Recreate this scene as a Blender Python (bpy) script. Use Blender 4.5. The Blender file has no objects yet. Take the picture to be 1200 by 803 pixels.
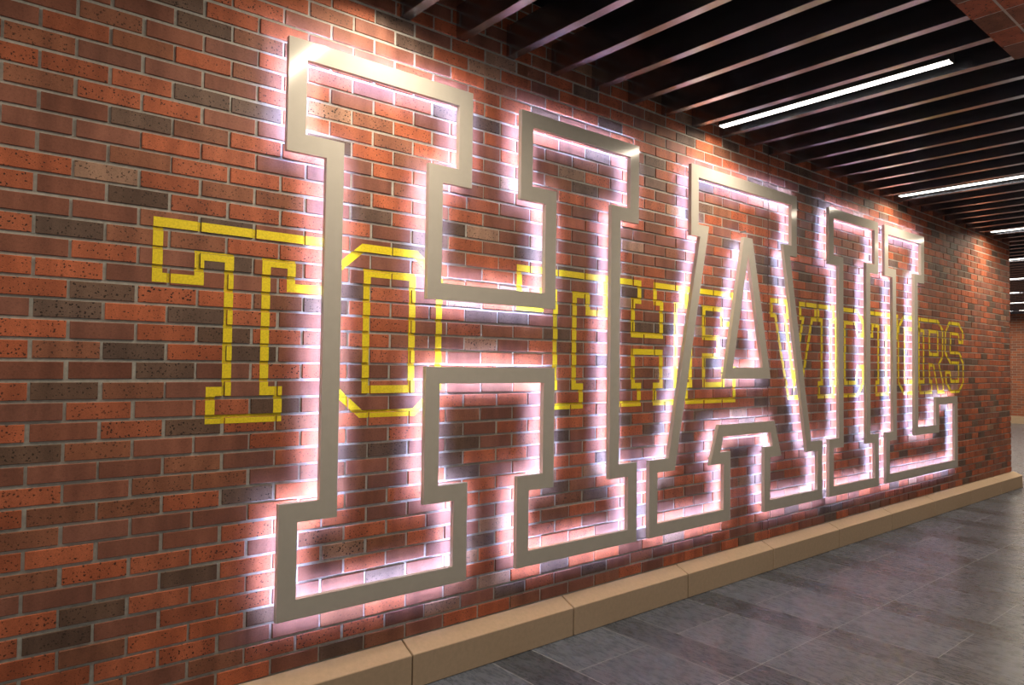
import bpy, bmesh, math, random
from mathutils import Matrix, Vector

# ------------------------------------------------------------------ units
U = 0.0677333            # one brick course (brick + joint), metres
Z0 = 37.25               # floor lies 37.25 courses under the reference course
def X(v): return v * U
def Z(v): return (v + Z0) * U
rnd = random.Random(7)
scene = bpy.context.scene
C = scene.collection

# ------------------------------------------------------------------ camera
F_PX, YAW, PITCH, ROLL = 833.476, 0.697986, 0.0313459, 0.0130665
CAM = Vector((-4.17096 * U, -40.57331 * U, Z(-16.43966)))
cy, sy = math.cos(YAW), math.sin(YAW)
fwd = Vector((sy * math.cos(PITCH), cy * math.cos(PITCH), math.sin(PITCH)))
r0 = Vector((cy, -sy, 0)); u0 = r0.cross(fwd)
right = math.cos(ROLL) * r0 + math.sin(ROLL) * u0
up = -math.sin(ROLL) * r0 + math.cos(ROLL) * u0
cam_d = bpy.data.cameras.new('camera')
cam_d.sensor_width = 36.0
cam_d.lens = 36.0 * F_PX / 1200.0
cam_d.clip_end = 200
cam = bpy.data.objects.new('camera', cam_d)
C.objects.link(cam)
m = Matrix.Identity(4)
for i in range(3):
    m[i][0], m[i][1], m[i][2], m[i][3] = right[i], up[i], -fwd[i], CAM[i]
cam.matrix_world = m
scene.camera = cam

# ------------------------------------------------------------------ world + exposure
scene.view_settings.view_transform = 'Standard'
scene.view_settings.look = 'None'
scene.view_settings.gamma = 1.0
scene.view_settings.use_curve_mapping = False
scene.view_settings.exposure = 0.0
world = bpy.data.worlds.new('world'); scene.world = world
world.use_nodes = True
bg = world.node_tree.nodes['Background']
bg.inputs[0].default_value = (1.0, 0.91, 0.82, 1)
bg.inputs[1].default_value = 0.19

LAMP_STRENGTH = 7.0       # glowing diffusers of the linear ceiling lights
LAMP_WATT = 27.0          # light each of them throws down
LAMP_COLOR = (1.0, 0.84, 0.64)
HALO_STRENGTH = 160.0       # led strips behind the letters

# ------------------------------------------------------------------ materials
def new_mat(name):
    mt = bpy.data.materials.new(name); mt.use_nodes = True
    nt = mt.node_tree
    return mt, nt, nt.nodes['Principled BSDF']
def N(nt, typ, **kw):
    n = nt.nodes.new(typ)
    for k, v in kw.items(): setattr(n, k, v)
    return n
def ramp(nt, fac, stops):
    r = N(nt, 'ShaderNodeValToRGB')
    el = r.color_ramp.elements
    while len(el) < len(stops): el.new(0.5)
    for e, (p, c) in zip(el, stops):
        e.position = p; e.color = (*c, 1) if len(c) == 3 else c
    nt.links.new(fac, r.inputs[0])
    return r
def mapping(nt, scale=(1, 1, 1)):
    g = N(nt, 'ShaderNodeNewGeometry')
    mp = N(nt, 'ShaderNodeMapping')
    mp.inputs['Scale'].default_value = scale
    nt.links.new(g.outputs['Position'], mp.inputs['Vector'])
    return mp.outputs[0]
def noise(nt, vec, scale, detail=3, rough=0.55):
    n = N(nt, 'ShaderNodeTexNoise')
    n.inputs['Scale'].default_value = scale
    n.inputs['Detail'].default_value = detail
    n.inputs['Roughness'].default_value = rough
    nt.links.new(vec, n.inputs['Vector'])
    return n.outputs['Fac']
def math_n(nt, op, a, b=None, clamp=False):
    n = N(nt, 'ShaderNodeMath', operation=op, use_clamp=clamp)
    for i, v in enumerate((a, b)):
        if v is None: continue
        if isinstance(v, (int, float)): n.inputs[i].default_value = v
        else: nt.links.new(v, n.inputs[i])
    return n.outputs[0]
def mix_col(nt, fac, a, b, mode='MIX'):
    n = N(nt, 'ShaderNodeMix', data_type='RGBA', blend_type=mode)
    if isinstance(fac, (int, float)): n.inputs[0].default_value = fac
    else: nt.links.new(fac, n.inputs[0])
    for i, v in ((6, a), (7, b)):
        if isinstance(v, tuple): n.inputs[i].default_value = (*v, 1)
        else: nt.links.new(v, n.inputs[i])
    return n.outputs[2]
def bump(nt, bsdf, h, strength, dist=0.002):
    b = N(nt, 'ShaderNodeBump')
    b.inputs['Strength'].default_value = strength
    b.inputs['Distance'].default_value = dist
    nt.links.new(h, b.inputs['Height'])
    nt.links.new(b.outputs[0], bsdf.inputs['Normal'])

def mat_brick():
    mt, nt, b = new_mat('fired_brick')
    col = N(nt, 'ShaderNodeAttribute', attribute_name='bcol')
    v = mapping(nt)
    # iron spots: sparse voronoi cells, only on the speckled bricks (alpha of bcol)
    vo = N(nt, 'ShaderNodeTexVoronoi'); vo.inputs['Scale'].default_value = 105
    wob = N(nt, 'ShaderNodeTexNoise'); wob.inputs['Scale'].default_value = 160; wob.inputs['Detail'].default_value = 2
    nt.links.new(v, wob.inputs['Vector'])
    wv = N(nt, 'ShaderNodeVectorMath', operation='MULTIPLY_ADD')
    nt.links.new(wob.outputs['Color'], wv.inputs[0]); wv.inputs[1].default_value = (0.012, 0.012, 0.009)
    nt.links.new(v, wv.inputs[2]); nt.links.new(wv.outputs[0], vo.inputs['Vector'])
    sep2 = N(nt, 'ShaderNodeSeparateColor'); nt.links.new(vo.outputs['Color'], sep2.inputs[0])
    size = math_n(nt, 'MULTIPLY', math_n(nt, 'POWER', sep2.outputs[1], 1.8), 0.46)
    spot = math_n(nt, 'LESS_THAN', vo.outputs['Distance'], size)
    sepc = N(nt, 'ShaderNodeSeparateColor'); nt.links.new(vo.outputs['Color'], sepc.inputs[0])
    rare = math_n(nt, 'GREATER_THAN', sepc.outputs[0], 0.22)
    fine = math_n(nt, 'GREATER_THAN', noise(nt, v, 330, 2, 0.6), 0.63)
    sp = math_n(nt, 'MAXIMUM', math_n(nt, 'MULTIPLY', spot, rare), math_n(nt, 'MULTIPLY', fine, 0.6))
    sp = math_n(nt, 'MULTIPLY', sp, col.outputs['Alpha'])
    # soft blush bands along the brick, as on kiln-fired faces
    band = noise(nt, mapping(nt, (1, 1, 0.25)), 13, 2, 0.5)
    tone = ramp(nt, band, [(0.28, (0.68, 0.66, 0.66)), (0.72, (1.26, 1.25, 1.22))])
    grain = ramp(nt, noise(nt, v, 120, 4, 0.7), [(0.3, (0.86, 0.85, 0.84)), (0.7, (1.12, 1.12, 1.12))])
    c = mix_col(nt, 1.0, col.outputs['Color'], tone.outputs[0], 'MULTIPLY')
    c = mix_col(nt, 1.0, c, grain.outputs[0], 'MULTIPLY')
    c = mix_col(nt, sp, c, (0.03, 0.018, 0.014))
    nt.links.new(c, b.inputs['Base Color'])
    b.inputs['Roughness'].default_value = 0.62
    b.inputs['Specular IOR Level'].default_value = 0.3
    h = math_n(nt, 'SUBTRACT', noise(nt, v, 240, 4, 0.7), math_n(nt, 'MULTIPLY', sp, 0.7))
    bump(nt, b, h, 0.35, 0.0015)
    return mt
def mat_simple(name, col, rough=0.6, metal=0.0, var=0.12, scale=(1, 1, 1), nscale=30, bmp=0.0, spec=0.5):
    mt, nt, b = new_mat(name)
    n = noise(nt, mapping(nt, scale), nscale, 5, 0.6)
    lo = tuple(max(0, x * (1 - var)) for x in col); hi = tuple(x * (1 + var) for x in col)
    r = ramp(nt, n, [(0.3, lo), (0.7, hi)])
    nt.links.new(r.outputs[0], b.inputs['Base Color'])
    b.inputs['Roughness'].default_value = rough
    b.inputs['Metallic'].default_value = metal
    b.inputs['Specular IOR Level'].default_value = spec
    if bmp: bump(nt, b, n, bmp)
    return mt
def mat_emit(name, col, strength):
    mt, nt, b = new_mat(name)
    b.inputs['Base Color'].default_value = (*col, 1)
    b.inputs['Emission Color'].default_value = (*col, 1)
    b.inputs['Emission Strength'].default_value = strength
    return mt
def mat_floor(name, dark, light):
    mt, nt, b = new_mat(name)
    g = N(nt, 'ShaderNodeNewGeometry')
    rn = N(nt, 'ShaderNodeTexWhiteNoise', noise_dimensions='1D')
    oi = N(nt, 'ShaderNodeObjectInfo')
    nt.links.new(oi.outputs['Random'], rn.inputs['W'])
    # each tile samples another patch of the slate print
    comb = N(nt, 'ShaderNodeVectorMath', operation='MULTIPLY_ADD')
    nt.links.new(rn.outputs['Color'], comb.inputs[0]); comb.inputs[1].default_value = (7, 7, 7)
    nt.links.new(g.outputs['Position'], comb.inputs[2])
    mp = N(nt, 'ShaderNodeMapping'); mp.inputs['Scale'].default_value = (4.2, 1.25, 1)
    nt.links.new(comb.outputs[0], mp.inputs['Vector'])
    n1 = noise(nt, mp.outputs[0], 3.6, 9, 0.74)
    mp2 = N(nt, 'ShaderNodeMapping'); mp2.inputs['Scale'].default_value = (9, 2.6, 1)
    nt.links.new(comb.outputs[0], mp2.inputs['Vector'])
    n2 = noise(nt, mp2.outputs[0], 6, 8, 0.78)
    f = math_n(nt, 'ADD', math_n(nt, 'MULTIPLY', n1, 0.5), math_n(nt, 'MULTIPLY', n2, 0.5))
    r = ramp(nt, f, [(0.36, dark), (0.66, light)])
    tint = math_n(nt, 'ADD', math_n(nt, 'MULTIPLY', oi.outputs['Random'], 0.3), 0.85)
    cc = N(nt, 'ShaderNodeMix', data_type='RGBA', blend_type='MULTIPLY'); cc.inputs[0].default_value = 1
    nt.links.new(r.outputs[0], cc.inputs[6]); nt.links.new(tint, cc.inputs[7])
    nt.links.new(cc.outputs[2], b.inputs['Base Color'])
    rr = ramp(nt, n2, [(0.3, (0.20,) * 3), (0.7, (0.36,) * 3)])
    nt.links.new(rr.outputs[0], b.inputs['Roughness'])
    b.inputs['Specular IOR Level'].default_value = 0.5
    bump(nt, b, f, 0.14, 0.0015)
    return mt
def mat_far_brick(name, axis):
    # brickwork too far off to tell its bricks apart
    mt, nt, b = new_mat(name)
    g = N(nt, 'ShaderNodeNewGeometry')
    sx = N(nt, 'ShaderNodeSeparateXYZ'); nt.links.new(g.outputs['Position'], sx.inputs[0])
    cx = N(nt, 'ShaderNodeCombineXYZ')
    nt.links.new(sx.outputs[axis], cx.inputs[0]); nt.links.new(sx.outputs[2], cx.inputs[1])
    br = N(nt, 'ShaderNodeTexBrick')
    nt.links.new(cx.outputs[0], br.inputs['Vector'])
    br.inputs['Scale'].default_value = 1.0
    br.inputs['Brick Width'].default_value = 3 * U
    br.inputs['Row Height'].default_value = U
    br.inputs['Mortar Size'].default_value = 0.0048
    br.inputs['Color1'].default_value = (0.42, 0.12, 0.05, 1)
    br.inputs['Color2'].default_value = (0.22, 0.085, 0.055, 1)
    br.inputs['Mortar'].default_value = (0.34, 0.3, 0.24, 1)
    nt.links.new(br.outputs['Color'], b.inputs['Base Color'])
    b.inputs['Roughness'].default_value = 0.7
    return mt

M = {}
M['brick'] = mat_brick()
M['mortar'] = mat_simple('lime_mortar', (0.50, 0.48, 0.43), 0.9, var=0.16, nscale=60, bmp=0.4, spec=0.2)
M['sealant'] = mat_simple('joint_sealant', (0.12, 0.045, 0.035), 0.6)
M['paint'] = mat_simple('yellow_paint', (0.95, 0.74, 0.02), 0.5, var=0.16, nscale=130, bmp=0.15)
M['stone'] = mat_simple('buff_cast_stone', (0.55, 0.405, 0.275), 0.75, var=0.07, nscale=45, bmp=0.12, spec=0.3)
M['stone_joint'] = mat_simple('stone_joint', (0.18, 0.13, 0.08), 0.9)
M['face'] = mat_simple('champagne_metal', (0.55, 0.515, 0.455), 0.13, metal=0.0, var=0.03, nscale=20, spec=0.3)
M['trim_dark'] = mat_simple('letter_back', (0.25, 0.23, 0.2), 0.5)
M['led'] = mat_emit('halo_led', (0.48, 0.57, 1.0), HALO_STRENGTH)
M['lamp'] = mat_emit('lamp_diffuser', (1.0, 0.93, 0.84), LAMP_STRENGTH)
M['housing'] = mat_simple('lamp_housing', (0.02, 0.02, 0.02), 0.5)
M['slat'] = mat_simple('dark_slat_metal', (0.46, 0.49, 0.56), 0.24, metal=1.0, var=0.1, nscale=8, spec=0.9)
M['deck'] = mat_simple('black_deck', (0.008, 0.008, 0.009), 0.9, spec=0.1)
M['tile'] = mat_floor('slate_tile', (0.055, 0.068, 0.095), (0.165, 0.198, 0.262))
M['tile_dark'] = mat_floor('slate_tile_dark', (0.029, 0.036, 0.050), (0.100, 0.120, 0.158))
M['grout'] = mat_simple('floor_joint', (0.48, 0.50, 0.54), 0.6)
M['floor_far'] = mat_floor('slate_floor_far', (0.09, 0.10, 0.125), (0.18, 0.20, 0.24))
M['wall_plain'] = mat_far_brick('distant_brickwork', 1)
M['wall_plain_x'] = mat_far_brick('opposite_brickwork', 0)

# ------------------------------------------------------------------ helpers
def mesh_obj(name, bm, mat, parent=None):
    me = bpy.data.meshes.new(name)
    bm.normal_update(); bm.to_mesh(me); bm.free()
    for mm in (mat if isinstance(mat, (list, tuple)) else [mat]): me.materials.append(mm)
    o = bpy.data.objects.new(name, me); C.objects.link(o)
    if parent: o.parent = parent
    return o
def box(bm, x0, x1, y0, y1, z0, z1, mi=0):
    vs = [bm.verts.new(p) for p in ((x0, y0, z0), (x1, y0, z0), (x1, y1, z0), (x0, y1, z0),
                                    (x0, y0, z1), (x1, y0, z1), (x1, y1, z1), (x0, y1, z1))]
    for f in ((0, 3, 2, 1), (4, 5, 6, 7), (0, 1, 5, 4), (1, 2, 6, 5), (2, 3, 7, 6), (3, 0, 4, 7)):
        bm.faces.new([vs[i] for i in f]).material_index = mi
def tag(o, label, cat=None, group=None, kind=None):
    o['label'] = label
    if cat: o['category'] = cat
    if group: o['group'] = group
    if kind: o['kind'] = kind
    return o
def empty(name, loc=(0, 0, 0)):
    o = bpy.data.objects.new(name, None); o.location = loc; o.empty_display_size = 0.1
    C.objects.link(o); return o
def project(x, y, z):
    d = Vector((x, y, z)) - CAM
    w = d.dot(fwd)
    if w <= 0.05: return None
    return 600 + F_PX * d.dot(right) / w, 401.5 - F_PX * d.dot(up) / w

# ------------------------------------------------------------------ brick wall
X_START, X_END, CJ = -30.0, 147.55, 65.6
JT = 0.160            # joint thickness, courses
TOPC, BOTC = -11, 34
MORTAR_Y = 0.0055
COLS = {'o': ((0.48, 0.138, 0.066), 1.0), 'm': ((0.285, 0.112, 0.074), 0.25), 'b': ((0.315, 0.125, 0.072), 0.85),
        'd': ((0.172, 0.106, 0.078), 1.0), 't': ((0.42, 0.24, 0.16), 1.0)}
# tone of the bricks that can be read one by one: course -> (first column, letters)
KNOWN = {-4: (2, 'oom'), -3: (2.5, 'oo'), -2: (1, 'mdb'), -1: (-.5, 'mbmmo'), 0: (-1, 'moboB'), 1: (-.5, 'bmmmo'), 2: (-1, 'ooodd'),
         3: (-.5, 'booMm'), 4: (-1, 'mmdbo'), 5: (-.5, 'mmoom'), 6: (-1, 'mmbooo'), 7: (-.5, 'otobb'),
         8: (-1, 'omdooo'), 9: (-.5, 'mmbdm'), 10: (-1, 'odbboo'), 11: (-.5, 'momdb'), 12: (-1, 'oommmo'),
         13: (-.5, 'odoobd'), 14: (-1, 'mdodom'), 15: (-.5, 'omodo'), 16: (-1, 'obdodm'), 17: (-.5, 'mmdmo'),
         18: (-1, 'odbmmm'), 19: (-.5, 'momod'), 20: (-1, 'omodob'), 21: (-.5, 'dbmm'), 22: (-1, 'mmmbmo'),
         23: (-.5, 'ombbm'), 24: (-1, 'obbodo'), 25: (-.5, 'bmmmo'), 26: (-1, 'oommo'), 27: (-.5, 'booom'),
         28: (-1, 'mmmdoo'), 29: (-.5, 'odooo'), 30: (-1, 'odmoo'), 31: (-.5, 'obood'), 32: (1, 'oomm'),
         33: (1.5, 'mbo'), 34: (3, 'om')}
def tone(course, col):
    if course in KNOWN:
        c0, s = KNOWN[course]
        k = int(round(col - c0))
        if 0 <= k < len(s): return s[k].lower()
    return rnd.choices('ombdt', (42, 30, 13, 12, 3))[0]
def add_brick(bm, lay, x0, x1, z0, z1, yf, col):
    """five-sided brick with a chamfered face, back edge inside the mortar"""
    c = 0.0016
    b = [(x0, z0), (x1, z0), (x1, z1), (x0, z1)]
    f = [(x0 + c, z0 + c), (x1 - c, z0 + c), (x1 - c, z1 - c), (x0 + c, z1 - c)]
    back = [bm.verts.new((x, MORTAR_Y + 0.012, z)) for x, z in b]
    mid = [bm.verts.new((x, yf + c, z)) for x, z in b]
    fr = [bm.verts.new((x, yf, z)) for x, z in f]
    faces = [bm.faces.new(fr)]
    for i in range(4):
        j = (i + 1) % 4
        faces.append(bm.faces.new((mid[i], mid[j], fr[j], fr[i])))
        faces.append(bm.faces.new((back[i], back[j], mid[j], mid[i])))
    for fc in faces:
        for lp in fc.loops: lp[lay] = col

bricks = []          # (x0, x1, z0, z1, yface, colour)
course_off = {i: rnd.gauss(0, 0.0007) for i in range(TOPC - 1, BOTC + 1)}
for i in range(TOPC, BOTC + 1):
    half = 0.0 if i % 2 == 0 else 0.5
    k = math.floor(X_START / 3) + half
    jog = rnd.uniform(-0.04, 0.04)
    while k * 3 < X_END:
        a, e = k * 3 + JT / 2, (k + 1) * 3 - JT / 2
        jl, jr = rnd.uniform(-.03, .03), rnd.uniform(-.03, .03)
        t = tone(i, k)
        base, sp = COLS[t]
        v = rnd.uniform(0.84, 1.16); h = rnd.uniform(-0.06, 0.06)
        col = (base[0] * v * (1 + h), base[1] * v, base[2] * v * (1 - h), sp * rnd.uniform(0.7, 1))
        segs = []
        if a < CJ - .07 < e or a < CJ + .07 < e:          # cut at the control joint
            segs = [(a, CJ - .075), (CJ + .075, e)]
        else: segs = [(a + jl, e + jr)]
        for s0, s1 in segs:
            s1 = min(s1, X_END)
            if s1 - s0 < 0.2: continue
            zc = -i + rnd.gauss(0, 0.012)
            yf = course_off[i] + rnd.gauss(0, 0.0007)
            bricks.append((X(s0), X(s1), Z(zc - .5 + JT / 2), Z(zc + .5 - JT / 2), yf, col))
        k += 1

bm = bmesh.new()
box(bm, X(X_START), X(X_END) - 0.004, MORTAR_Y, 0.10, 0.0, Z(-TOPC + .5))
wall = mesh_obj('wall_front', bm, M['mortar'])
tag(wall, 'red brick corridor wall with light mortar behind the illuminated letters', 'wall', kind='structure')

def shown(b):
    pr = [project(x, b[4], z) for x in b[:2] for z in b[2:4]]
    if any(p is None for p in pr): return 0
    cx = sum(p[0] for p in pr) / 4; cyy = sum(p[1] for p in pr) / 4
    if not (-25 < cx < 1225 and -8 < cyy < 811): return 0
    return (pr[2][0] - pr[0][0]) * (pr[0][1] - pr[1][1])
order = sorted(range(len(bricks)), key=lambda n: -shown(bricks[n]))
single = set(order[:300])
bmr = bmesh.new(); layr = bmr.loops.layers.float_color.new('bcol')
for n, b in enumerate(bricks):
    if n in single:
        cx, cz = (b[0] + b[1]) / 2, (b[2] + b[3]) / 2
        bb = bmesh.new(); lay = bb.loops.layers.float_color.new('bcol')
        add_brick(bb, lay, b[0] - cx, b[1] - cx, b[2] - cz, b[3] - cz, b[4], b[5])
        o = mesh_obj('brick', bb, M['brick'], wall); o.location = (cx, 0, cz)
    else:
        add_brick(bmr, layr, *b)
o = mesh_obj('brick_field', bmr, M['brick'], wall); o['kind'] = 'stuff'
bm = bmesh.new(); box(bm, X(CJ - .07), X(CJ + .07), 0.003, 0.03, Z(-34.5), Z(-TOPC + .5))
mesh_obj('control_joint', bm, M['sealant'], wall)

# return of the wall round the corner
bm = bmesh.new(); box(bm, X(X_END) - 0.10, X(X_END), 0.102, X(75), 0, Z(-TOPC + .5))
tag(mesh_obj('wall_return', bm, M['wall_plain']), 'brick wall turning the corner at the far end of the lettered wall', 'wall', kind='structure')

# ------------------------------------------------------------------ stone base
PROF = [(0.002, Z(-34.5)), (-1.35 * U, Z(-35.1)), (-1.35 * U, 0.001), (0.002, 0.001)]
def prism_x(bm, x0, x1, prof):
    a = [bm.verts.new((x0, y, z)) for y, z in prof]; b = [bm.verts.new((x1, y, z)) for y, z in prof]
    n = len(prof)
    bm.faces.new(a); bm.faces.new(b[::-1])
    for i in range(n):
        j = (i + 1) % n
        bm.faces.new((a[i], b[i], b[j], a[j]))
joints = [20.8 + 14.52 * k for k in range(-4, 9)]
bm = bmesh.new()
core = [(0.002, Z(-34.62)), (-1.27 * U, Z(-35.2)), (-1.27 * U, 0.0012), (0.002, 0.0012)]
prism_x(bm, X(X_START), X(X_END + 1.2), core)
base = mesh_obj('baseboard_front', bm, M['stone_joint'])
tag(base, 'buff stone plinth with sloped top along the foot of the brick wall', 'baseboard', kind='structure')
edges = [X_START] + [j for j in joints if j > X_START + 1] + [X_END + 1.35]
for a, b in zip(edges, edges[1:]):
    bm = bmesh.new(); prism_x(bm, X(a + .055), X(b - .055), PROF)
    bmesh.ops.recalc_face_normals(bm, faces=bm.faces)
    bmesh.ops.bevel(bm, geom=[e for e in bm.edges], offset=0.0025, segments=1, affect='EDGES')
    mesh_obj('stone_block', bm, M['stone'], base)

# ------------------------------------------------------------------ floor
bm = bmesh.new()
box(bm, X(-60), X(345), X(-70), X(80), -0.06, -0.0004)
floor = mesh_obj('floor', bm, M['grout'])
tag(floor, 'dark grey slate tile floor of the corridor', 'floor', kind='structure')
bm = bmesh.new(); box(bm, X(X_END + 1.4), X(333.5), X(-0.19), X(79), -0.0003, 0.0)
mesh_obj('far_floor', bm, M['floor_far'], floor)
PER, W1, L1 = 11.1, 7.42, 7.36
def tile(x0, x1, y0, y1, mat):
    cx, cy_ = (x0 + x1) / 2, (y0 + y1) / 2
    g = 0.028
    hx, hy = X((x1 - x0) / 2 - g), X((y1 - y0) / 2 - g)
    bm = bmesh.new(); box(bm, -hx, hx, -hy, hy, -0.0003, 0.0)
    o = mesh_obj('tile', bm, mat, floor); o.location = (X(cx), X(cy_), 0.0)
for p in range(-3, 28):
    xs = 31.0 + PER * (p - 0) - PER * 3 + PER * 0
    if xs > 330: break
    ys = [-0.2, -6.0, -13.2, -20.6, -28.0, -35.4]
    for a, b in zip(ys, ys[1:]): tile(xs, xs + W1, b, a, M['tile'])
    yn = [-0.2, -13.2, -28.0, -42.8]
    for a, b in zip(yn, yn[1:]): tile(xs + W1, xs + PER, b, a, M['tile_dark'])

# ------------------------------------------------------------------ ceiling
ZS = Z(6.5)
BULK_X, BULK_Y = 56.9, -24.7
bm = bmesh.new(); box(bm, X(-40), X(345), X(-36), X(80), Z(11.6), Z(12.4))
box(bm, X(BULK_X), X(345), X(-70), X(-36.001), Z(11.6), Z(12.4))
ceil = mesh_obj('ceiling', bm, M['deck'])
tag(ceil, 'black ceiling with dark metal slats running across the corridor', 'ceiling', kind='structure')
SP, S0, SW, SH = 4.578, 19.78, 0.72, 2.3
LAMP_X = [S0 + SP * k + SW / 2 + SP / 2 for k in (-9, -1, 7, 16, 24, 32, 40, 48, 56, 64)]
k = -12
while S0 + SP * k < 335:
    x = S0 + SP * k
    y1 = -0.02 if x < X_END else 78
    y0 = BULK_Y + .02 if x < BULK_X - .8 else -66
    ln = X(y1 - y0)
    bm = bmesh.new(); box(bm, -X(SW) / 2, X(SW) / 2, -ln / 2, ln / 2, 0, X(SH))
    o = mesh_obj('slat', bm, M['slat'], ceil); o.location = (X(x + SW / 2), X((y0 + y1) / 2), ZS)
    k += 1

# linear lights between the slats
LAMP_LABEL = {-9: 'slim linear light between slats before the wall lettering starts',
              -1: 'slim linear light between slats above the first letter H',
              7: 'slim linear light between slats above the gap of letters H and A',
              16: 'slim linear light between slats above the last letter L',
              24: 'slim linear light between slats near the far corner of the brick wall'}
def lamp(kx, y1, y0, label, group='linear ceiling lights between the slats'):
    x = S0 + SP * kx + SW / 2 + SP / 2
    o = empty('linear_light', (X(x), X((y0 + y1) / 2), Z(6.62)))
    tag(o, label, 'ceiling light', group)
    h = X(y1 - y0) / 2; w = X(0.36)
    bm = bmesh.new(); box(bm, -w - .004, w + .004, -h - .004, h + .004, 0.006, 0.075)
    mesh_obj('housing', bm, M['housing'], o)
    bm = bmesh.new(); box(bm, -w, w, -h, h, 0.0, 0.0055)
    mesh_obj('diffuser', bm, M['lamp'], o)
    ld = bpy.data.lights.new('tube', 'AREA'); ld.shape = 'RECTANGLE'
    ld.size, ld.size_y = 2 * w, 1.8 * h; ld.energy = LAMP_WATT * (1 if y0 < 0 else .8); ld.color = LAMP_COLOR; ld.spread = math.radians(168)
    lo = bpy.data.objects.new('tube', ld); C.objects.link(lo); lo.parent = o; lo.location = (0, 0, -0.0015)
    for s in (-1, 1):
        bm = bmesh.new(); box(bm, -w - .004, w + .004, -.003, .003, -0.001, 0.0058)
        e = mesh_obj('end_cap', bm, M['housing'], o); e.location = (0, s * (h + .0035), 0)
        bm = bmesh.new(); box(bm, -.004, .004, -.004, .004, 0.0755, Z(11.6) - Z(6.62) - .001)
        e = mesh_obj('hanger_rod', bm, M['housing'], o); e.location = (0, s * h * .8, 0)
for kx in (-9, -1, 7, 16, 24):
    lamp(kx, -1.55, -21.3, LAMP_LABEL[kx])
for n, kx in enumerate((32, 40, 48, 56, 64)):
    nm = ('first', 'second', 'third', 'fourth', 'fifth')[n]
    for y1, y0, wd in ((64, 45, 'outermost'), (42, 23, 'middle'), (20, 1, 'inner'), (-1.55, -21.3, 'corridor')):
        if (n >= 3 and wd == 'inner') : continue
        lamp(kx, y1, y0, f'{wd} linear light of the {nm} row beyond the brick corner')

# brick bulkhead where the slats stop
bm = bmesh.new(); box(bm, X(-30), X(BULK_X), X(-36), X(BULK_Y) - 0.008, ZS - 0.0075, Z(11.59))
bulk = mesh_obj('trim_1', bm, M['mortar'])
tag(bulk, 'brick bulkhead where the ceiling slats end, with a mortar line underneath', 'bulkhead', kind='structure')
def soffit_brick(x0, x1, y0, y1, z0, z1):
    bb = bmesh.new(); lay = bb.loops.layers.float_color.new('bcol')
    box(bb, x0, x1, y0, y1, z0, z1)
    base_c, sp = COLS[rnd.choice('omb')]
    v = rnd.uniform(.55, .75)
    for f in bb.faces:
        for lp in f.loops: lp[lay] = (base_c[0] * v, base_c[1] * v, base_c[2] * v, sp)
    mesh_obj('brick', bb, M['brick'], bulk)
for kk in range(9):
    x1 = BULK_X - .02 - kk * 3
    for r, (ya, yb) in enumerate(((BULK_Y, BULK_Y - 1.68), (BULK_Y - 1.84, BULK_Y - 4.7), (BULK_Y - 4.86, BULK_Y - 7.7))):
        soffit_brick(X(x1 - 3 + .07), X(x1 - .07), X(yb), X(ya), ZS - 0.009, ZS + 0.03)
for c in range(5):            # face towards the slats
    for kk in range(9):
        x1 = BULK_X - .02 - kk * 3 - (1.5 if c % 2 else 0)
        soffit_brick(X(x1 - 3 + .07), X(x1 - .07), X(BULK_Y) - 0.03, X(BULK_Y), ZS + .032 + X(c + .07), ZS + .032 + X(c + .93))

# ------------------------------------------------------------------ far end and opposite side
bm = bmesh.new(); box(bm, X(335), X(338), X(-68), X(79), 0, Z(11.5))
tag(mesh_obj('wall_far', bm, M['wall_plain']), 'distant brick wall closing the corridor', 'wall', kind='structure')
bm = bmesh.new(); box(bm, X(333.6), X(335) - .001, X(-65), X(78), 0.001, Z(-34.4))
tag(mesh_obj('baseboard_far', bm, M['stone']), 'pale stone plinth under the distant brick wall', 'baseboard', kind='structure')
bm = bmesh.new(); box(bm, X(130), X(334), X(-68), X(-66.2), 0, Z(11.5))
tag(mesh_obj('wall_right', bm, M['wall_plain_x']), 'brick wall on the opposite side of the corridor', 'wall', kind='structure')

# ------------------------------------------------------------------ big halo-lit letters
DF = 0.84               # face stands off the brick, courses
TH = 0.36               # depth of the metal channel
FW = 1.14               # width of the outline
def sc(p):              # letter plans were measured on a plane one course off the wall
    k = (40.573 - DF) / 39.573
    return (-4.171 + (p[0] + 4.171) * k, -16.44 + (p[1] + 16.44) * k)
def offset(poly, d):
    """mitred offset; positive d moves to the left of the travel direction"""
    n = len(poly); out = []
    for i in range(n):
        p0, p1, p2 = Vector(poly[i - 1]), Vector(poly[i]), Vector(poly[(i + 1) % n])
        a = (p1 - p0).normalized(); b = (p2 - p1).normalized()
        na, nb = Vector((-a.y, a.x)), Vector((-b.y, b.x))
        mm = (na + nb); mm = mm / max(1e-6, mm.dot(na))
        q = p1 + mm * d
        out.append((q.x, q.y))
    return out
def area(p): return sum(p[i - 1][0] * p[i][1] - p[i][0] * p[i - 1][1] for i in range(len(p))) / 2
def ring(bm, A, B, yf, yb, mats=(0, 0, 0, 0)):
    """closed channel between contours A and B; mats = front, side A, side B, back"""
    n = len(A)
    def lv(P, y): return [bm.verts.new((X(p[0]), y * U, Z(p[1]))) for p in P]
    Af, Bf, Ab, Bb = lv(A, yf), lv(B, yf), lv(A, yb), lv(B, yb)
    for i in range(n):
        j = (i + 1) % n
        for q, mi in (((Af[i], Af[j], Bf[j], Bf[i]), mats[0]), ((Af[i], Ab[i], Ab[j], Af[j]), mats[1]),
                      ((Bf[i], Bf[j], Bb[j], Bb[i]), mats[2]), ((Ab[i], Bb[i], Bb[j], Ab[j]), mats[3])):
            bm.faces.new(q).material_index = mi
    bmesh.ops.recalc_face_normals(bm, faces=bm.faces)
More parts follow.
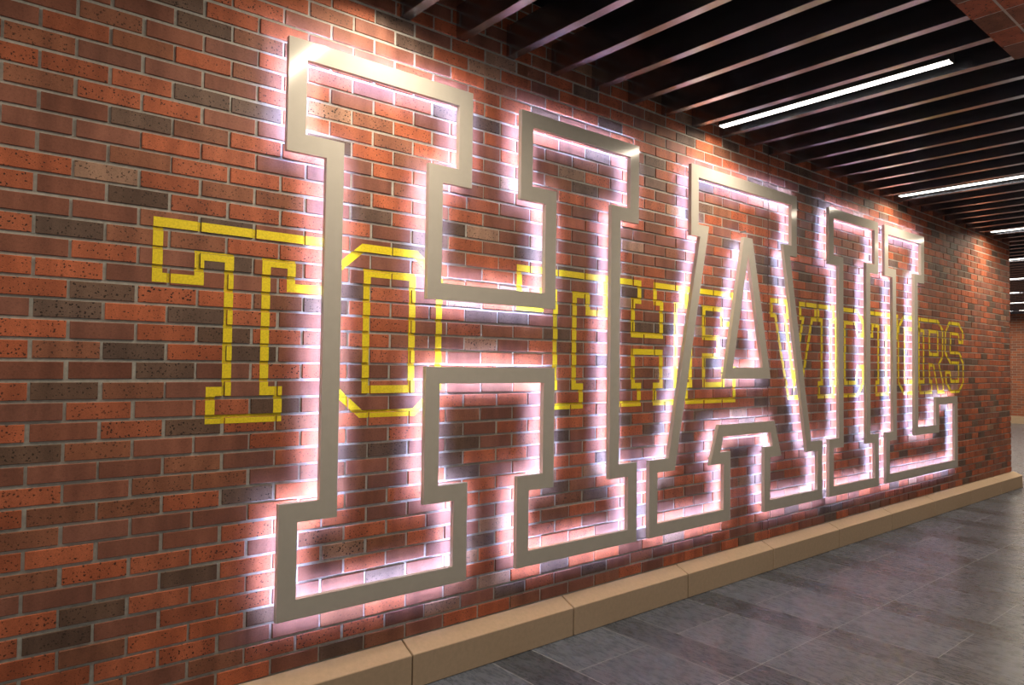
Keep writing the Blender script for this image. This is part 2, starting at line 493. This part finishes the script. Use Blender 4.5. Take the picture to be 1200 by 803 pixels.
def channel(bm, loops):
    """open-backed metal channel swept round the letter outline"""
    rows = [[bm.verts.new((X(p[0]), y * U, Z(p[1]))) for p in P] for P, y in loops]
    n = len(rows[0]); k = len(rows)
    for a in range(k):
        b = (a + 1) % k
        for i in range(n):
            j = (i + 1) % n
            bm.faces.new((rows[a][i], rows[a][j], rows[b][j], rows[b][i])).material_index = 1 if a in (3, 4, 5) else 0
    bmesh.ops.recalc_face_normals(bm, faces=bm.faces)
T, S, s2, B = 2.5, -4.2, -24.57, -31.25
def serif_I(x): return [(x, T), (x + 13.25, T), (x + 13.25, S), (x + 10.85, S), (x + 10.85, s2), (x + 13.25, s2), (x + 13.25, B), (x, B), (x, s2), (x + 2.45, s2), (x + 2.45, S), (x, S)]
GH = [(11.9, T), (25.2, T), (25.2, S), (22.78, S), (22.78, -11.0), (32.2, -11.0), (32.2, S), (29.7, S), (29.7, T), (43.05, T), (43.05, S), (40.73, S),
      (40.73, s2), (43.05, s2), (43.05, B), (29.7, B), (29.7, s2), (32.2, s2), (32.2, -17.77), (22.78, -17.77), (22.78, s2), (25.2, s2), (25.2, B),
      (11.9, B), (11.9, s2), (14.36, s2), (14.36, S), (11.9, S)]
a0 = 60.1
GA = [(a0 - 9.6, T), (a0 + 9.6, T), (a0 + 9.6, S), (a0 + 8.15, S), (a0 + 12.8, s2), (a0 + 15.4, s2), (a0 + 15.4, B), (a0 + 3.08, B), (a0 + 3.08, s2),
      (a0 + 4.8, s2), (a0 + 4.25, -23.1), (a0 - 4.25, -23.1), (a0 - 4.8, s2), (a0 - 3.08, s2), (a0 - 3.08, B), (a0 - 15.4, B), (a0 - 15.4, s2),
      (a0 - 12.75, s2), (a0 - 8.2, S), (a0 - 9.6, S)]
GA_HOLE = [(a0 - .02, -5.0), (a0 + 2.8, -16.4), (a0 - 2.7, -16.4)]
GI = serif_I(77.1)
GL = [(92.2, T), (105.3, T), (105.3, S), (102.95, S), (102.95, -24.35), (109.45, -24.35), (109.45, -20.33), (118.0, -20.33), (118.0, -31.1), (92.5, -31.2),
      (92.5, s2), (94.7, s2), (94.6, S), (92.2, S)]
def cut_apex(A, Bp):
    return A, Bp
def big_letter(ch, poly, label, hole=None):
    xs = [sc(p)[0] for p in poly]
    root = empty('illuminated_letter', ((X(min(xs)) + X(max(xs))) / 2, 0, Z(B)))
    tag(root, label, 'sign letter', 'halo-lit outline letters on the brick wall')
    inv = Matrix.Translation(-root.location)
    rings = [('face', poly, 1)] + ([('counter_frame', hole, -1)] if hole else [])
    for nm, P, sgn in rings:
        P = [sc(p) for p in P]
        if area(P) < 0: P = P[::-1]              # counter-clockwise: inside lies to the left
        d = FW * sgn
        A_, B_ = P, offset(P, d)
        if hole and nm == 'counter_frame':       # blunt the tall mitre above the counter
            top = max(range(3), key=lambda i: B_[i][1])
            zc = P[top][1] + 1.72
            q = B_[top]
            L_, R_ = B_[top - 1], B_[(top + 1) % 3]
            def at(pp): f = (zc - pp[1]) / (q[1] - pp[1]); return (pp[0] + (q[0] - pp[0]) * f, zc)
            B2 = []; A2 = []
            for i in range(3):
                if i == top:
                    B2 += [at(L_), at(R_)]; A2 += [(P[i][0] - .01, P[i][1]), (P[i][0] + .01, P[i][1])]
                    if P[i - 1][0] > P[i][0]: A2[-2:] = A2[-2:][::-1]
                else: B2.append(B_[i]); A2.append(P[i])
            A_, B_ = A2, B2
        lerp = lambda t: [(a[0] + (b[0] - a[0]) * t, a[1] + (b[1] - a[1]) * t) for a, b in zip(A_, B_)]
        bm = bmesh.new()
        channel(bm, [(A_, -DF), (B_, -DF), (B_, -DF + TH), (lerp(.95), -DF + TH), (lerp(.95), -DF + .08), (lerp(.05), -DF + .08), (lerp(.05), -DF + TH), (A_, -DF + TH)])
        bm.transform(inv)
        fo = mesh_obj(nm, bm, [M['face'], M['trim_dark']], root)
        # led strip behind the channel, shining sideways and towards the wall
        L1_, L2_ = lerp(.46), lerp(.54)
        bm = bmesh.new(); ring(bm, L1_, L2_, -DF + .12, -DF + .26, (1, 0, 0, 1))
        bm.transform(inv)
        mesh_obj('led_strip', bm, [M['led'], M['trim_dark']], root)
        # mounting studs at the corners
        mid = offset(P, d / 2)
        for p in mid:
            bm = bmesh.new()
            bmesh.ops.create_cone(bm, cap_ends=True, segments=8, radius1=.005, radius2=.005, depth=(DF - .26) * U + MORTAR_Y)
            bm.transform(Matrix.Rotation(math.pi / 2, 4, 'X'))
            so = mesh_obj('mounting_stud', bm, M['trim_dark'], root)
            so.location = Vector((X(p[0]), (-(DF - .26) * U + MORTAR_Y) / 2, Z(p[1]))) - root.location
    return root
big_letter('H', GH, 'huge champagne metal outline letter H glowing on the brick wall')
big_letter('A', GA, 'huge champagne metal outline letter A with triangular counter on the brick wall', GA_HOLE)
big_letter('I', GI, 'huge champagne metal outline letter I between the A and the L')
big_letter('L', GL, 'huge champagne metal outline letter L ending the glowing word')

# ------------------------------------------------------------------ yellow painted slogan
PW = 0.50
TT, ST, CB, ss, BB = -9.13, -10.7, -12.07, -18.12, -19.66
def rectpoly(x0, x1, z0, z1): return [(x0, z0), (x1, z0), (x1, z1), (x0, z1)]
def gT(x0, x1, st0, st1, n0, n1, f0, f1):
    return [[(x0, TT), (x1, TT), (x1, CB), (n1, CB), (n1, ST), (st1, ST), (st1, ss), (f1, ss), (f1, BB), (f0, BB), (f0, ss), (st0, ss), (st0, ST), (n0, ST), (n0, CB), (x0, CB)]]
def gO(x0, x1, c, i0, i1):
    return [[(x0 + c, TT), (x1 - c, TT), (x1, TT - c * .85), (x1, BB + c * .85), (x1 - c, BB), (x0 + c, BB), (x0, BB + c * .85), (x0, TT - c * .85)],
            rectpoly(i0, i1, ss, ST)]
GLYPHS = [
    ('T', 'yellow painted outline letter T that starts the slogan', gT(5.45, 14.95, 9.15, 11.25, 7.55, 12.75, 8.3, 12.08)),
    ('O', 'yellow painted outline letter O right after the first T', gO(15.55, 23.28, 1.9, 17.75, 21.13)),
    ('T', 'yellow painted outline letter T framed by the lower half of H', gT(30.5, 40.03, 34.27, 36.38, 32.8, 37.9, 33.4, 37.2)),
    ('H', 'yellow painted outline letter H behind the right stem of the big H',
     [[(40.6, TT), (44.37, TT), (44.37, ST), (43.55, ST), (43.55, -13.66), (47.46, -13.66), (47.46, ST), (46.57, ST), (46.57, TT), (50.35, TT), (50.35, ST), (49.56, ST),
       (49.56, ss), (50.35, ss), (50.35, BB), (46.57, BB), (46.57, ss), (47.46, ss), (47.46, -15.15), (43.6, -15.15), (43.6, ss), (44.42, ss), (44.42, BB), (40.6, BB), (40.6, ss), (41.45, ss), (41.45, ST), (40.6, ST)]]),
    ('E', 'yellow painted outline letter E behind the left leg of the A',
     [[(51.2, TT), (59.0, TT), (59.0, -12.1), (56.92, -12.1), (56.92, ST), (53.94, ST), (53.94, -13.55), (56.3, -13.55), (56.3, -15.33), (53.97, -15.33), (53.97, ss), (57.2, ss), (57.2, -16.6), (59.12, -16.6), (59.12, BB), (51.2, BB), (51.2, ss), (51.86, ss), (51.86, ST), (51.2, ST)]]),
    ('V', 'yellow painted outline letter V behind the right leg of the A',
     [[(66.2, TT), (69.5, TT), (69.5, ST), (69.02, ST), (70.95, ss), (72.95, ST), (72.35, ST), (72.35, TT), (75.8, TT), (75.8, ST), (75.0, ST), (72.2, BB), (69.75, BB), (66.95, ST), (66.2, ST)]]),
    ('I', 'yellow painted outline letter I just left of the big letter I',
     [[(76.5, TT), (80.2, TT), (80.2, ST), (79.48, ST), (79.48, ss), (80.2, ss), (80.2, BB), (76.58, BB), (76.58, ss), (77.32, ss), (77.32, ST), (76.5, ST)]]),
    ('C', 'yellow painted outline letter C behind the stem of the big I',
     [[(82.7, TT), (86.5, TT), (88.3, -10.6), (88.25, -12.15), (86.6, -12.15), (86.1, ST), (83.15, ST), (83.15, ss), (86.1, ss), (86.57, -16.14), (88.2, -16.14), (88.2, -18.2), (86.5, BB), (82.7, BB), (80.95, -18.2), (80.95, -10.5)]]),
    ('T', 'yellow painted outline letter T in the gap of big I and L', gT(89.0, 98.6, 92.58, 94.9, 90.85, 95.9, 91.95, 95.52)),
    ('O', 'yellow painted outline letter O behind the stem of the big L', gO(98.95, 106.0, 1.75, 100.9, 104.1)),
    ('R', 'yellow painted outline letter R right beside the big L',
     [[(106.1, TT), (113.1, TT), (114.98, -10.35), (114.95, -14.38), (113.5, -15.46), (115.0, ss), (115.3, BB), (113.2, BB), (111.35, -15.72), (109.85, -15.6), (109.9, ss), (110.6, ss), (110.6, BB), (106.4, BB), (106.4, ss), (107.65, ss), (107.72, ST), (106.1, ST)],
      rectpoly(109.87, 113.07, -14.1, ST)]),
    ('S', 'yellow painted outline letter S that ends the slogan',
     [[(117.75, TT), (121.82, TT), (123.5, -10.38), (123.45, -11.95), (121.9, -11.95), (121.5, ST), (118.25, ST), (118.2, -13.65), (121.74, -13.65), (123.65, -15.25), (123.62, -18.3), (121.63, BB), (118.3, BB), (116.3, -18.25), (116.3, -16.7), (118.0, -16.7), (118.3, ss), (121.5, ss), (121.7, -15.25), (118.18, -15.25), (116.1, -13.78), (116.13, ST)]]),
]
def clip(poly, x0, x1, z0, z1):
    for ax, lim, keep in ((0, x0, 1), (0, x1, -1), (1, z0, 1), (1, z1, -1)):
        out = []
        for i in range(len(poly)):
            p, q = poly[i - 1], poly[i]
            dp, dq = (p[ax] - lim) * keep, (q[ax] - lim) * keep
            if dp >= 0: out.append(p)
            if (dp < 0) != (dq < 0):
                t = dp / (dp - dq); out.append((p[0] + (q[0] - p[0]) * t, p[1] + (q[1] - p[1]) * t))
        poly = out
        if len(poly) < 3: return []
    return poly
for ch, label, polys in GLYPHS:
    quads = []
    for P in polys:
        sgn = 1 if area(P) > 0 else -1
        A_, B_ = offset(P, PW / 2), offset(P, -PW / 2)
        for i in range(len(P)):
            j = (i + 1) % len(P)
            quads.append([(X(p[0]), Z(p[1])) for p in (A_[i], A_[j], B_[j], B_[i])])
    xs = [p[0] for q in quads for p in q]; zs = [p[1] for q in quads for p in q]
    lo, hi = min(xs), max(xs)
    near = [b for b in bricks if b[1] > lo and b[0] < hi and b[3] > min(zs) and b[2] < max(zs)]
    bm = bmesh.new()
    def put(pl, y):
        if len(pl) < 3: return
        ar = area(pl)
        if abs(ar) < 1e-7: return
        if ar < 0: pl = pl[::-1]
        try: bm.faces.new([bm.verts.new((p[0], y, p[1])) for p in pl])
        except ValueError: pass
    e = 0.0014
    for q in quads:
        qx0, qx1 = min(p[0] for p in q), max(p[0] for p in q); qz0, qz1 = min(p[1] for p in q), max(p[1] for p in q)
        put(q, MORTAR_Y - 0.0006)                     # paint in the joints, behind the brick faces
        for b in near:
            if b[1] < qx0 or b[0] > qx1 or b[3] < qz0 or b[2] > qz1: continue
            put(clip(q, b[0] + e, b[1] - e, b[2] + e, b[3] - e), b[4] - 0.0006)
    o = mesh_obj('painted_letter', bm, M['paint'], wall)
    tag(o, label)
